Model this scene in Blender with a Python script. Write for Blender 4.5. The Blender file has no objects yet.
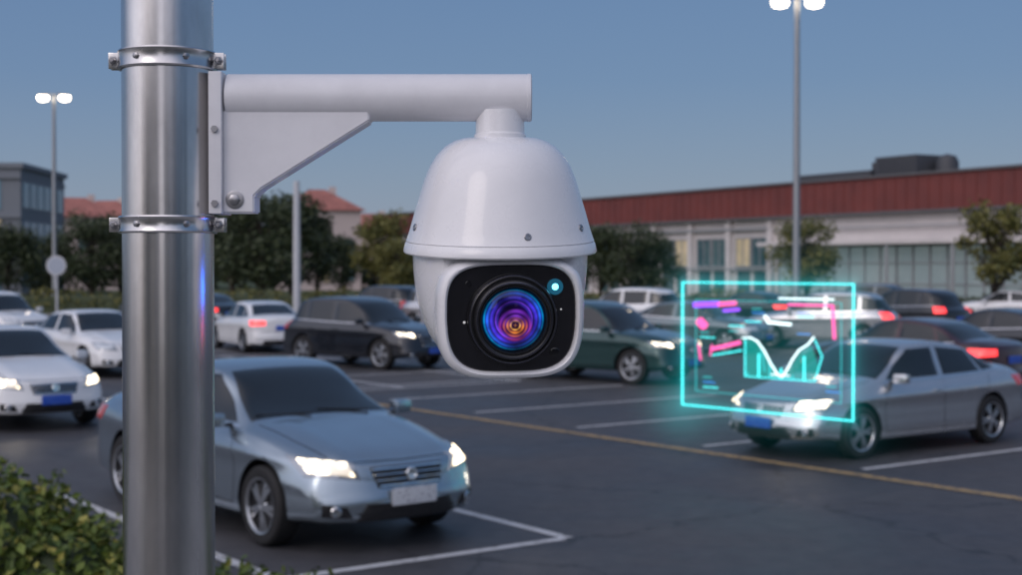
import bpy, bmesh, math, random
from mathutils import Vector, Matrix
from mathutils.bvhtree import BVHTree
from math import sin, cos, pi, radians, sqrt
random.seed(7)
scene = bpy.context.scene
coll = scene.collection

# ------------------------------------------------------------------ helpers
def clamp(a, lo=0.0, hi=1.0): return max(lo, min(hi, a))
def sm(t): t = clamp(t); return t*t*(3-2*t)
def lerp(a, b, t): return a+(b-a)*t
def interp(xs, ys, x):
    n = len(xs)
    if x <= xs[0]: return ys[0]
    if x >= xs[-1]: return ys[-1]
    i = 0
    while x > xs[i+1]: i += 1
    def tan(k):
        a = max(k-1, 0); b = min(k+1, n-1)
        return (ys[b]-ys[a])/(xs[b]-xs[a])
    h = xs[i+1]-xs[i]; t = (x-xs[i])/h
    m0, m1 = tan(i)*h, tan(i+1)*h
    return (2*t**3-3*t**2+1)*ys[i]+(t**3-2*t**2+t)*m0+(-2*t**3+3*t**2)*ys[i+1]+(t**3-t**2)*m1

class MB:
    def __init__(s): s.v = []; s.f = []; s.m = []
    def add(s, vs, fs, mi=0):
        o = len(s.v); s.v += [tuple(p) for p in vs]
        for f in fs: s.f.append([i+o for i in f]); s.m.append(mi)
    def xadd(s, other, M, mi=None):
        o = len(s.v); s.v += [tuple(M @ Vector(p)) for p in other.v]
        for f, m in zip(other.f, other.m):
            s.f.append([i+o for i in f]); s.m.append(m if mi is None else mi)
    def mesh(s, name, mats, smooth=True, angle=35, fixn=False):
        me = bpy.data.meshes.new(name); me.from_pydata(s.v, [], s.f)
        for m in mats: me.materials.append(m)
        me.polygons.foreach_set('material_index', s.m)
        if fixn:
            bm = bmesh.new(); bm.from_mesh(me)
            bmesh.ops.recalc_face_normals(bm, faces=bm.faces); bm.to_mesh(me); bm.free()
        if smooth:
            me.polygons.foreach_set('use_smooth', [True]*len(me.polygons))
            me.update()
            if angle: me.set_sharp_from_angle(angle=radians(angle))
        me.update()
        return me

def obj(name, me, parent=None, loc=(0,0,0), rot=(0,0,0), scale=(1,1,1)):
    o = bpy.data.objects.new(name, me); coll.objects.link(o)
    o.location = loc; o.rotation_euler = rot; o.scale = scale
    if parent: o.parent = parent
    return o
def empty(name, loc=(0,0,0), rot=(0,0,0), parent=None, scale=(1,1,1)):
    o = obj(name, None, parent, loc, rot, scale); o.empty_display_size = .2
    return o

def box(mb, c, s, mi=0, bev=0.0, M=None):
    bm = bmesh.new(); bmesh.ops.create_cube(bm, size=1)
    bmesh.ops.scale(bm, vec=s, verts=bm.verts)
    if bev: bmesh.ops.bevel(bm, geom=bm.edges[:], offset=bev, segments=2, profile=.7, affect='EDGES')
    bmesh.ops.translate(bm, vec=c, verts=bm.verts)
    if M: bm.transform(M)
    bm.verts.index_update()
    mb.add([v.co.copy() for v in bm.verts], [[v.index for v in f.verts] for f in bm.faces], mi); bm.free()
def lathe(mb, prof, segs=48, M=None, mi=0, cap=True):
    """profile (r,z) revolved round Z"""
    M = M or Matrix()
    vs = []; fs = []
    n = len(prof)
    for (r, z) in prof:
        for k in range(segs):
            a = 2*pi*k/segs; vs.append(M @ Vector((r*cos(a), r*sin(a), z)))
    for i in range(n-1):
        for k in range(segs):
            k2 = (k+1) % segs
            fs.append([i*segs+k, i*segs+k2, (i+1)*segs+k2, (i+1)*segs+k])
    if cap:
        fs.append([k for k in range(segs)][::-1]); fs.append([(n-1)*segs+k for k in range(segs)])
    mb.add(vs, fs, mi)
def tube(mb, pts, rads, segs=8, mi=0):
    pts = [Vector(p) for p in pts]; vs = []; fs = []
    for i, p in enumerate(pts):
        d = (pts[min(i+1, len(pts)-1)]-pts[max(i-1, 0)]).normalized()
        a = d.cross(Vector((0, 0, 1)) if abs(d.z) < .9 else Vector((1, 0, 0))).normalized(); b = d.cross(a)
        for k in range(segs):
            t = 2*pi*k/segs; vs.append(p+(a*cos(t)+b*sin(t))*rads[i])
    for i in range(len(pts)-1):
        for k in range(segs):
            k2 = (k+1) % segs; fs.append([i*segs+k, i*segs+k2, (i+1)*segs+k2, (i+1)*segs+k])
    fs.append(list(range(segs))); fs.append([(len(pts)-1)*segs+k for k in range(segs)])
    mb.add(vs, fs, mi)
RX = lambda a: Matrix.Rotation(radians(a), 4, 'X')
RY = lambda a: Matrix.Rotation(radians(a), 4, 'Y')
RZ = lambda a: Matrix.Rotation(radians(a), 4, 'Z')
T = lambda *a: Matrix.Translation(Vector(a))

# ------------------------------------------------------------------ materials
def pmat(name, col, rough=.5, metal=0, coat=0, emis=None, es=0, spec=.5, noise=None, bump=None, coords='Object', trans=0):
    m = bpy.data.materials.new(name); m.use_nodes = True
    nt = m.node_tree; N = nt.nodes; L = nt.links; p = N['Principled BSDF']
    p.inputs['Base Color'].default_value = (*col, 1); p.inputs['Roughness'].default_value = rough
    p.inputs['Metallic'].default_value = metal; p.inputs['Coat Weight'].default_value = coat
    p.inputs['Coat Roughness'].default_value = .03
    p.inputs['Specular IOR Level'].default_value = spec
    if emis: p.inputs['Emission Color'].default_value = (*emis, 1); p.inputs['Emission Strength'].default_value = es
    tc = N.new('ShaderNodeTexCoord')
    if noise:
        nz = N.new('ShaderNodeTexNoise'); nz.inputs['Scale'].default_value = noise[0]; nz.inputs['Detail'].default_value = 6
        nz.inputs['Roughness'].default_value = .65
        L.new(tc.outputs[coords], nz.inputs['Vector'])
        r = N.new('ShaderNodeMapRange'); r.inputs['From Min'].default_value = noise[2]; r.inputs['From Max'].default_value = noise[3]
        L.new(nz.outputs['Fac'], r.inputs['Value'])
        mx = N.new('ShaderNodeMix'); mx.data_type = 'RGBA'
        mx.inputs['A'].default_value = (*col, 1); mx.inputs['B'].default_value = (*noise[1], 1)
        L.new(r.outputs['Result'], mx.inputs['Factor']); L.new(mx.outputs['Result'], p.inputs['Base Color'])
        if len(noise) > 4:
            r2 = N.new('ShaderNodeMapRange'); r2.inputs['To Min'].default_value = rough; r2.inputs['To Max'].default_value = rough+noise[4]
            r2.inputs['From Min'].default_value = noise[2]; r2.inputs['From Max'].default_value = noise[3]
            L.new(nz.outputs['Fac'], r2.inputs['Value']); L.new(r2.outputs['Result'], p.inputs['Roughness'])
    if bump:
        nb = N.new('ShaderNodeTexNoise'); nb.inputs['Scale'].default_value = bump[0]; nb.inputs['Detail'].default_value = 5
        L.new(tc.outputs[coords], nb.inputs['Vector'])
        b = N.new('ShaderNodeBump'); b.inputs['Strength'].default_value = bump[1]; b.inputs['Distance'].default_value = bump[2]
        L.new(nb.outputs['Fac'], b.inputs['Height']); L.new(b.outputs['Normal'], p.inputs['Normal'])
    return m

M_glass = pmat('car_glass', (.010, .014, .018), .03, spec=.7)
M_black = pmat('black_plastic', (.012, .012, .014), .45, noise=(30, (.02, .02, .022), .4, .6))
M_gloss = pmat('gloss_black', (.008, .008, .01), .12)
M_chrome = pmat('chrome', (.75, .77, .8), .15, 1)
M_rubber = pmat('tyre_rubber', (.015, .015, .016), .75, bump=(60, .3, .003))
M_alloy = pmat('alloy_wheel', (.5, .52, .55), .28, .9)
M_hous = pmat('headlight_housing', (.35, .38, .42), .08, .6, coat=1)
def headmat():
    m = pmat('headlight_lit', (.9, .9, .85), .2); nt = m.node_tree; N = nt.nodes; L = nt.links; p = N['Principled BSDF']
    tc = N.new('ShaderNodeTexCoord'); v = N.new('ShaderNodeTexVoronoi'); v.inputs['Scale'].default_value = 9; L.new(tc.outputs['Object'], v.inputs['Vector'])
    r = N.new('ShaderNodeMapRange'); r.inputs['From Min'].default_value = .15; r.inputs['From Max'].default_value = .7; r.inputs['To Min'].default_value = 8; r.inputs['To Max'].default_value = .5
    L.new(v.outputs['Distance'], r.inputs['Value']); L.new(r.outputs['Result'], p.inputs['Emission Strength']); p.inputs['Emission Color'].default_value = (1, .80, .52, 1)
    return m
M_headon = headmat()
M_headoff = pmat('headlight_off', (.5, .55, .6), .08, .3, coat=1)
M_tail = pmat('taillight', (.3, .01, .01), .15, coat=1, emis=(1, .04, .03), es=.15)
M_tailon = pmat('taillight_lit', (.4, .01, .01), .15, coat=1, emis=(1, .045, .045), es=2.6)
M_plateb = pmat('plate_blue', (.02, .08, .45), .4, noise=(40, (.1, .18, .5), .5, .62))
M_platew = pmat('plate_white', (.6, .62, .65), .4, noise=(40, (.15, .15, .2), .55, .62))
def paint(name, col, metal=.55, rough=.25):
    return pmat(name, col, rough, metal, coat=1, noise=(3.0, tuple(c*.94 for c in col), .35, .7, .04))
P_silverblue = paint('paint_silver_blue', (.36, .43, .49), .85, .22)
P_silver = paint('paint_silver', (.58, .59, .61), .85, .24)
P_white = paint('paint_white', (.78, .79, .80), 0, .3)
P_dark = paint('paint_dark', (.014, .017, .024), .3, .2)
P_green = paint('paint_dark_green', (.012, .055, .055), .5, .2)
P_grey = paint('paint_grey', (.15, .18, .20), .7, .22)
P_red = paint('paint_maroon', (.05, .015, .022), .4, .22)

# ------------------------------------------------------------------ cars
SEDAN = dict(L=2.32,
    tx=[-2.32,-2.2,-2.0,-1.72,-1.35,-1.0,-.7,-.3,.1,.35,.65,.98,1.2,1.6,2.0,2.18,2.32],
    tz=[.96,1.04,1.08,1.10,1.25,1.375,1.425,1.455,1.43,1.36,1.195,1.02,.985,.925,.845,.785,.69],
    bx=[-2.32,-2,-1.2,0,.9,1.5,2.1,2.32], bz=[.90,.96,.955,.92,.89,.84,.74,.66],
    wx=[-2.32,-1.9,-1.3,0,1.2,1.9,2.32], ww=[.82,.87,.90,.905,.90,.87,.80],
    roofw=.64, zb=.20, ax=(1.39,-1.33), wr=.335, arch=.375,
    wins=[[(.84,.965),(-.24,.985),(-.24,1.375),(.20,1.36)], [(-.32,.987),(-1.16,1.01),(-.98,1.315),(-.32,1.378)], [(-1.20,1.015),(-1.5,1.045),(-1.18,1.20),(-1.03,1.30)]],
    shield=[(1.0,.74,1.01),(1.0,-.74,1.01),(.22,-.54,1.39),(.22,.54,1.39)],
    rear=[(-1.72,-.68,1.10),(-1.72,.68,1.10),(-1.02,.52,1.37),(-1.02,-.52,1.37)],
    head=[(2.2,.40,.59),(1.95,.80,.63),(1.72,.86,.80),(2.12,.44,.745)],
    headi=[(2.2,.46,.625),(1.97,.77,.655),(1.84,.81,.77),(2.12,.49,.735)],
    grille=(.37,.53,.37,.70), tail=[(-2.2,.45,.80),(-1.95,.85,.78),(-1.85,.85,.93),(-2.18,.45,.93)],
    doors=[[(.92,.32),(.95,.6),(.90,.90)],[(-.27,.28),(-.28,.93)],[(-.95,.36),(-1.0,.6),(-1.22,.78),(-1.27,.96)]], hz=.80, mir=(.74,.96,1.0))
SUV = dict(L=2.33,
    tx=[-2.33,-2.2,-2.05,-1.9,-1.7,-1.3,-.6,0,.35,.6,.85,1.12,1.4,1.8,2.1,2.22,2.33],
    tz=[.98,1.12,1.30,1.50,1.62,1.68,1.71,1.69,1.60,1.45,1.27,1.12,1.08,1.03,.97,.92,.82],
    bx=[-2.33,-2,-1.2,0,.9,1.5,2.1,2.33], bz=[.95,1.10,1.08,1.05,1.03,.98,.88,.78],
    wx=[-2.33,-1.9,-1.3,0,1.2,1.9,2.33], ww=[.84,.90,.93,.935,.93,.90,.84],
    roofw=.70, zb=.26, ax=(1.38,-1.36), wr=.365, arch=.41,
    wins=[[(.92,1.10),(-.22,1.115),(-.22,1.60),(.36,1.57)], [(-.30,1.117),(-1.22,1.135),(-1.22,1.60),(-.30,1.605)], [(-1.29,1.137),(-1.9,1.17),(-1.78,1.50),(-1.29,1.58)]],
    shield=[(1.12,.78,1.14),(1.12,-.78,1.14),(.40,-.60,1.63),(.40,.60,1.63)],
    rear=[(-2.18,-.68,1.16),(-2.18,.68,1.16),(-1.86,.58,1.55),(-1.86,-.58,1.55)],
    head=[(2.2,.46,.76),(1.95,.82,.78),(1.78,.88,.93),(2.12,.48,.88)],
    headi=[(2.2,.51,.78),(1.97,.78,.80),(1.86,.82,.90),(2.12,.53,.865)],
    grille=(.42,.56,.42,.84), tail=[(-2.2,.60,.92),(-1.95,.90,.90),(-1.95,.90,1.12),(-2.18,.60,1.10)],
    doors=[[(.92,.36),(.95,.7),(.90,1.04)],[(-.26,.34),(-.27,1.06)],[(-.93,.42),(-.98,.7),(-1.24,.88),(-1.27,1.08)]], hz=.93, mir=(.80,.99,1.14))

def car_type(P, tag):
    L = P['L']
    def section(x):
        zt = interp(P['tx'], P['tz'], x); zbel = min(interp(P['bx'], P['bz'], x), zt-.035)
        w = interp(P['wx'], P['ww'], x); zb = P['zb']+.06*sm((abs(x)-1.6)/.7)
        h = zt-zbel; c = sm((h-.12)/.28)
        y8 = lerp(w*.80, P['roofw'], c); z8 = zbel+h*lerp(.62, .88, c)
        cp = [(0,zb),(.6*w,zb),(.93*w,zb+.015),(.975*w,zb+.10),(w*.985,.5),(w*.998,zbel-.20),(w*.982,zbel-.07),(w*.93,zbel+.0),
              (lerp(w*.89,lerp(w*.93,P['roofw'],.5),c), lerp(zbel+h*.3, zbel+h*.45, c)), (y8,z8), (y8*.82, zbel+h*lerp(.86,.965,c)), (y8*.45, zbel+h*.992), (0,zt)]
        out = []
        n = len(cp)
        for i in range(n-1):
            p0 = cp[max(i-1,0)]; p1 = cp[i]; p2 = cp[i+1]; p3 = cp[min(i+2,n-1)]
            if i == 0: p0 = (-cp[1][0], cp[1][1])
            if i == n-2: p3 = (-cp[n-2][0], cp[n-2][1])
            for k in range(3):
                t = k/3
                q = [0.5*((2*p1[j])+(-p0[j]+p2[j])*t+(2*p0[j]-5*p1[j]+4*p2[j]-p3[j])*t*t+(-p0[j]+3*p1[j]-3*p2[j]+p3[j])*t**3) for j in (0,1)]
                out.append((q[0], q[1]))
        out.append(cp[-1])
        return out
    def deform(x, y, z):
        fr = sm((x-.9)/(L-.9)); rr = sm((-x-1.2)/(L-1.2)); a = abs(y)/.9
        x2 = x - fr*(.32*a**2.3+.55*max(0,z-.50)**1.6) + fr*.035*math.exp(-((z-.40)/.09)**2)
        x2 += rr*(.22*a**2.4+.10*max(0,z-.55)**1.5) - rr*.03*math.exp(-((z-.45)/.09)**2)
        c = sm((z-.98)/.2)
        x2 -= math.tanh((x+.4)*2)*.09*(y/.65)**2*c
        hood = sm((x-1.0)/.3)*sm((z-.62)/.08)
        z2 = z + hood*.018*math.exp(-((abs(y)-.50)/.08)**2) - hood*.006*math.exp(-(y/.28)**2)
        y2 = y
        if abs(y) > .6:
            y2 = y*(1+.014*math.exp(-((z-(P['hz']-.03-.012*x))/.03)**2) - .016*math.exp(-((z-(P['hz']-.15))/.07)**2) + .008*math.exp(-((z-.36)/.06)**2))
        return (x2, y2, z2)
    st = []
    N = 76
    for i in range(N): st.append((-L+.06+(2*L-.12)*i/(N-1), 1.0, None))
    caps = [(.025,.99),(.045,.965),(.056,.92),(.060,.80),(.062,.4),(.063,.03)]
    allst = [(-L+.06-o, s, -L+.06) for o, s in caps[::-1]]+[(x, 1, x) for x, _, _ in st]+[(L-.06+o, s, L-.06) for o, s in caps]
    mb = MB(); rings = []
    for x, s, xs in allst:
        half = section(xs)
        full = half + [(-y, z) for y, z in half[-2:0:-1]]
        rings.append([deform(x, y*s, .52+(z-.52)*s) for y, z in full])
    n = len(rings[0]); vs = [p for r in rings for p in r]; fs = []
    for i in range(len(rings)-1):
        for k in range(n):
            k2 = (k+1) % n; fs.append([i*n+k, (i+1)*n+k, (i+1)*n+k2, i*n+k2])
    fs.append(list(range(n))); fs.append([(len(rings)-1)*n+k for k in range(n)][::-1])
    mb.add(vs, fs)
    bme = mb.mesh('b', [M_black, M_black], fixn=True)
    bm = bmesh.new(); bm.from_mesh(bme); bvh = BVHTree.FromBMesh(bm); bm.free()
    cut = MB()
    for ax in P['ax']:
        for sgn in (1,-1):
            lathe(cut, [(P['arch'], -.26), (P['arch'], .26)], 40, T(ax, sgn*.86, P['wr']+.015) @ RX(90), 1)
    cme = cut.mesh('c', [M_black, M_black], smooth=False, fixn=True)
    bo = obj('tmp_b', bme); co = obj('tmp_c', cme)
    md = bo.modifiers.new('x', 'BOOLEAN'); md.operation = 'DIFFERENCE'; md.object = co; md.solver = 'EXACT'
    dg = bpy.context.evaluated_depsgraph_get()
    body = bpy.data.meshes.new_from_object(bo.evaluated_get(dg)); body.name = tag+'_body'
    bpy.data.objects.remove(bo); bpy.data.objects.remove(co)
    body.polygons.foreach_set('use_smooth', [True]*len(body.polygons)); body.set_sharp_from_angle(angle=radians(38))

    def cast(p, d, off):
        p = Vector(p); d = Vector(d).normalized()
        h = bvh.ray_cast(p-d*2.0, d)
        if h[0] is None: h = bvh.find_nearest(p)
        nrm = h[1]
        if nrm.dot(d) > 0: nrm = -nrm
        return h[0]+nrm*off, nrm
    def patch(mb, c, d, off=.006, nu=14, nv=8, mi=0, bulge=(0,0,0), rim=.006):
        c = [Vector(q) for q in c]; e = .02
        us = [0, e]+[e+(1-2*e)*k/nu for k in range(1, nu)]+[1-e, 1]; vv = [0, e*2]+[2*e+(1-4*e)*k/nv for k in range(1, nv)]+[1-2*e, 1]
        vs = []
        for j, v in enumerate(vv):
            for i, u in enumerate(us):
                p = c[0].lerp(c[1], u).lerp(c[3].lerp(c[2], u), v)+Vector(bulge)*4*u*(1-u)
                edge = i in (0, len(us)-1) or j in (0, len(vv)-1)
                vs.append(cast(p, d, -rim if edge else off)[0])
        fs = []; W = len(us)
        for j in range(len(vv)-1):
            for i in range(W-1): fs.append([j*W+i, j*W+i+1, (j+1)*W+i+1, (j+1)*W+i])
        nn = (vs[W+1+1]-vs[W+1]).cross(vs[2*W+1]-vs[W+1])
        if nn.dot(Vector(d)) > 0: fs = [f[::-1] for f in fs]
        mb.add(vs, fs, mi)
    def ribbon(mb, pts, d, w=.007, off=.0015, mi=0, sub=8):
        pts = [Vector(p) for p in pts]; q = []
        for i in range(len(pts)-1):
            for k in range(sub): q.append(pts[i].lerp(pts[i+1], k/sub))
        q.append(pts[-1]); vs = []
        for i, p in enumerate(q):
            t = (q[min(i+1, len(q)-1)]-q[max(i-1, 0)]).normalized(); s = t.cross(Vector(d).normalized()).normalized()
            vs += [cast(p+s*w/2, d, off)[0], cast(p-s*w/2, d, off)[0]]
        fs = [[2*i, 2*i+1, 2*i+3, 2*i+2] for i in range(len(q)-1)]
        mb.add(vs, fs, mi)
    win = MB(); trim = MB(); hl = MB(); tl = MB(); pl = MB(); ln = MB()
    for sg in (1,-1):
        d = (0,-sg,0)
        for wdw in P['wins']:
            patch(win, [(x, sg*.7, z) for x, z in wdw], d, .004, 10, 8)
        ribbon(trim, [(P['wins'][0][0][0]+.06, sg*.8, P['wins'][0][0][1]-.018), (-.3, sg*.8, P['wins'][1][0][1]-.018), (P['wins'][-1][1][0]-.03, sg*.8, P['wins'][-1][1][1]-.018)], d, .016, .004, 1, 16)
        for dl in P['doors']: ribbon(ln, [(x, sg*.8, z) for x, z in dl], d)
        ribbon(ln, [(.93, sg*.8, P['zb']+.11), (-.92, sg*.8, P['zb']+.11)], d, .010, .0015, 0, 20)
        hd = [(x, sg*y, z) for x, y, z in P['head']]; hi = [(x, sg*y, z) for x, y, z in P['headi']]
        dd = (-.8,-.55*sg,-.15)
        patch(hl, hd, dd, .008, 14, 8, 0); patch(hl, hi, dd, .014, 12, 6, 1)
        patch(tl, [(x, sg*y, z) for x, y, z in P['tail']], (.8,-.55*sg,0), .010, 14, 8, 0)
        patch(trim, [(2.2, sg*.50, .30), (2.1, sg*.74, .32), (2.1, sg*.74, .43), (2.2, sg*.56, .40)], (-1,-.2*sg,0), .004, 8, 6, 0)
        pf, _ = cast((2.15, sg*.64, .365), (-1,-.2*sg,0), .010); lathe(trim, [(.045,0),(.045,.006),(.036,.012),(.001,.008)], 16, T(*pf)@RY(90)@RX(-sg*20), 1, cap=False)
        for hx in (.0, -1.02):
            p, nn = cast((hx-.10 if hx == 0 else hx+.02, sg*.8, P['hz']), d, .018)
            box(trim, (0,0,0), (.17,.022,.024), 2, .008, T(*p))
        ribbon(ln, [(1.05, sg*.70, 1), (1.6, sg*.66, 1), (2.05, sg*.60, 1)], (0,0,-1), .009, .0015, 0, 10)
        mx, my, mz = P['mir']
        mm = MB()
        box(mm, (0,0,0), (.12,.20,.13), 2, .045, T(mx, sg*(my+.02), mz)@RZ(sg*12)); box(mm, (0,0,0), (.05,.14,.03), 0, .01, T(mx, sg*(my-.10), mz-.05))
        box(mm, (0,0,0), (.006,.16,.10), 1, .002, T(mx-.062, sg*(my+.005), mz)@RZ(sg*12))
        trim.xadd(mm, Matrix())
    patch(win, P['shield'], (-.75,0,-.65), .004, 22, 10, 0, bulge=(.0,0,0)); patch(win, P['rear'], (.8,0,-.6), .004, 18, 8)
    for yy in (.45, -.15):
        pa, _ = cast((P['shield'][0][0]+.0, yy, P['shield'][0][2]+.01), (-.75,0,-.65), .014); pb, _ = cast((P['shield'][0][0]-.08, yy-.5, P['shield'][0][2]+.04), (-.75,0,-.65), .014)
        tube(trim, [pa, pb], [.008,.006], 5, 0)
    gw, gz0, gw2, gz1 = P['grille']
    patch(trim, [(2.3,-gw*.86,gz0),(2.3,gw*.86,gz0),(2.2,gw2,gz1),(2.2,-gw2,gz1)], (-1,0,-.1), .003, 16, 8, 0)
    for k in range(4):
        zz = lerp(gz0+.02, gz1-.015, k/3); ww = lerp(gw*.86, gw2, k/3)*.96; hh = .004 if 0 < k < 3 else .008
        patch(trim, [(2.3,-ww,zz-hh),(2.3,ww,zz-hh),(2.3,ww,zz+hh),(2.3,-ww,zz+hh)], (-1,0,-.1), .014, 14, 2, 1)
    patch(trim, [(2.3,-.50,P['zb']+.07),(2.3,.50,P['zb']+.07),(2.3,.42,.42),(2.3,-.42,.42)], (-1,0,0), .004, 16, 6, 0)
    ribbon(trim, [(2.3,-.48,.335),(2.3,.48,.335)], (-1,0,0), .014, .012, 3, 14)
    p, nn = cast((2.3,0,lerp(gz0,gz1,.55)), (-1,0,-.1), .016)
    lathe(trim, [(.030,0),(.050,.003),(.056,.010),(.050,.016),(.038,.016),(.036,.008),(.0,.006)], 24, T(*p)@RY(85), 1, cap=False)
    ribbon(ln, [(2.15,-.58,gz1+.04),(2.2,0,gz1+.035),(2.15,.58,gz1+.04)], (-1,0,-.3), .009, .0015, 0, 14)
    p, nn = cast((2.3,0,.455), (-1,0,0), .020); box(pl, (0,0,0), (.010,.44,.14), 0, .004, T(*p))
    p, nn = cast((-2.3,0,.72), (1,0,0), .016); box(pl, (0,0,0), (.010,.44,.14), 0, .004, T(*p))
    patch(trim, [(-2.3,-.6,P['zb']+.07),(-2.3,.6,P['zb']+.07),(-2.3,.55,.38),(-2.3,-.55,.38)], (1,0,0), .005, 12, 5, 0)
    ribbon(ln, [(-2.2,-.62,.62),(-2.2,.62,.62)], (1,0,0), .01, .0015, 0, 14)
    D = dict(body=body, win=win.mesh(tag+'_windows', [M_glass], fixn=False), trim=trim.mesh(tag+'_trim', [M_black, M_chrome, M_black, M_black]),
             hl=hl.mesh(tag+'_headlights', [M_hous, M_headon]), tl=tl.mesh(tag+'_taillights', [M_tail]), pl=pl.mesh(tag+'_plate', [M_plateb]), ln=ln.mesh(tag+'_panel_gaps', [M_black]))
    w = MB(); R = P['wr']
    lathe(w, [(R*.66,-.095),(R*.80,-.108),(R*.93,-.104),(R*.985,-.085),(R,-.05),(R,.05),(R*.985,.085),(R*.93,.104),(R*.80,.108),(R*.66,.095)], 48, RX(90), 0, cap=False)
    lathe(w, [(R*.68,-.095),(R*.70,-.10),(R*.67,-.09),(R*.63,-.05),(R*.60,.06),(R*.05,.065)], 40, RX(90), 2, cap=False)
    lathe(w, [(R*.68,.095),(R*.70,.10),(R*.67,.09),(R*.63,.05),(R*.60,-.02),(R*.05,-.02)], 40, RX(90), 2, cap=False)
    lathe(w, [(R*.70,-.102),(R*.705,-.108),(R*.66,-.104),(R*.64,-.09)], 48, RX(90), 1, cap=False)
    lathe(w, [(0,-.088),(.035,-.088),(.05,-.075),(.06,-.05)], 24, RX(-90), 1, cap=False); lathe(w, [(0,-.088),(.035,-.088),(.05,-.075),(.06,-.05)], 24, RX(90), 1, cap=False)
    lathe(w, [(R*.70,.102),(R*.705,.108),(R*.66,.104),(R*.64,.09)], 48, RX(90), 1, cap=False)
    for sd in (1,-1):
        for k in range(5):
            for dv in (-9, 9):
                box(w, (0,0,0), (R*.58,.022,.034), 1, .006, RY(72*k+dv)@T(R*.36, sd*.078, 0)@RZ(sd*-4))
    D['wheel'] = w.mesh(tag+'_wheel', [M_rubber, M_alloy, M_black]); D['P'] = P
    return D
TS = car_type(SEDAN, 'sedan'); TV = car_type(SUV, 'suv')

def omat(o, slot, m):
    o.material_slots[slot].link = 'OBJECT'; o.material_slots[slot].material = m
def car(x, y, ang, typ, pnt, head=True, tail=False, plate=None, steer=0, name='parked_car', sc=1, beams=0):
    D = typ; P = D['P']
    e = empty(name, (x, y, .008), (0,0,radians(ang)), scale=(sc,sc,sc))
    b = obj('body', D['body'], e); omat(b, 0, pnt)
    obj('windows', D['win'], e); t = obj('trim', D['trim'], e); omat(t, 2, pnt); obj('panel_gaps', D['ln'], e)
    h = obj('headlights', D['hl'], e)
    if not head: omat(h, 1, M_headoff)
    l = obj('taillights', D['tl'], e)
    if tail: omat(l, 0, M_tailon)
    p = obj('license_plates', D['pl'], e)
    if plate: omat(p, 0, plate)
    i = 1
    for k, ax in enumerate(P['ax']):
        for sg in (1,-1):
            obj('wheel_%d' % i, D['wheel'], e, (ax, sg*.785, P['wr']), (0, radians(random.uniform(0,72)), radians(steer if k == 0 else 0))); i += 1
    if beams:
        for sg in (1,-1):
            sp = bpy.data.lights.new('headlight_beam', 'SPOT'); sp.energy = beams; sp.color = (1,.84,.62); sp.spot_size = radians(75); sp.spot_blend = .9; sp.shadow_soft_size = .05
            obj('headlight_beam', sp, e, (2.28, sg*.62, .66), Vector((1, sg*.1, -.22)).to_track_quat('-Z','Y').to_euler())
    return e

car(-2.40, 14.15, -51, TS, P_silverblue, True, plate=M_platew, sc=1.055, beams=9)
car(5.08, 19.58, -144, TS, P_silver, True, beams=9)
car(-8.25, 23.0, -52, TS, P_white, True, sc=1.03, beams=7)
car(-9.7, 33.0, -50, TS, P_white, False)
car(-7.5, 42, 118, TS, P_white, False, True)
car(-3.6, 35.2, -40, TV, P_dark, True, beams=7)
car(2.0, 31.0, -40, TV, P_green, True, beams=7)
car(5.4, 41.5, -35, TS, P_grey, False)
car(4.1, 51, 150, TV, P_white, False, True)
car(9.4, 43, 158, TV, P_silver, False, True)
car(13.6, 49, 125, TV, P_dark, False, True)
car(7.9, 28.2, 130, TS, P_red, False, True)
car(20.8, 60, 160, TS, P_white, False, True)
car(11.8, 34.5, 130, TS, P_dark, False, True)
car(-15.8, 43.5, -40, TV, P_white, False)
car(-19.6, 52, -40, TS, P_silver, False)
car(-11.8, 54, 130, TS, P_dark, False, True)
car(-5.2, 57, 140, TV, P_dark, False)
car(-2.0, 52, -40, TV, P_silver, False)
car(0.9, 60, 130, TS, P_white, False, True)
car(-15.5, 62, 130, TS, P_grey, False, False)
car(9.8, 58, 130, TS, P_dark, False, True)
car(16.5, 62, -40, TV, P_grey, False)

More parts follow.
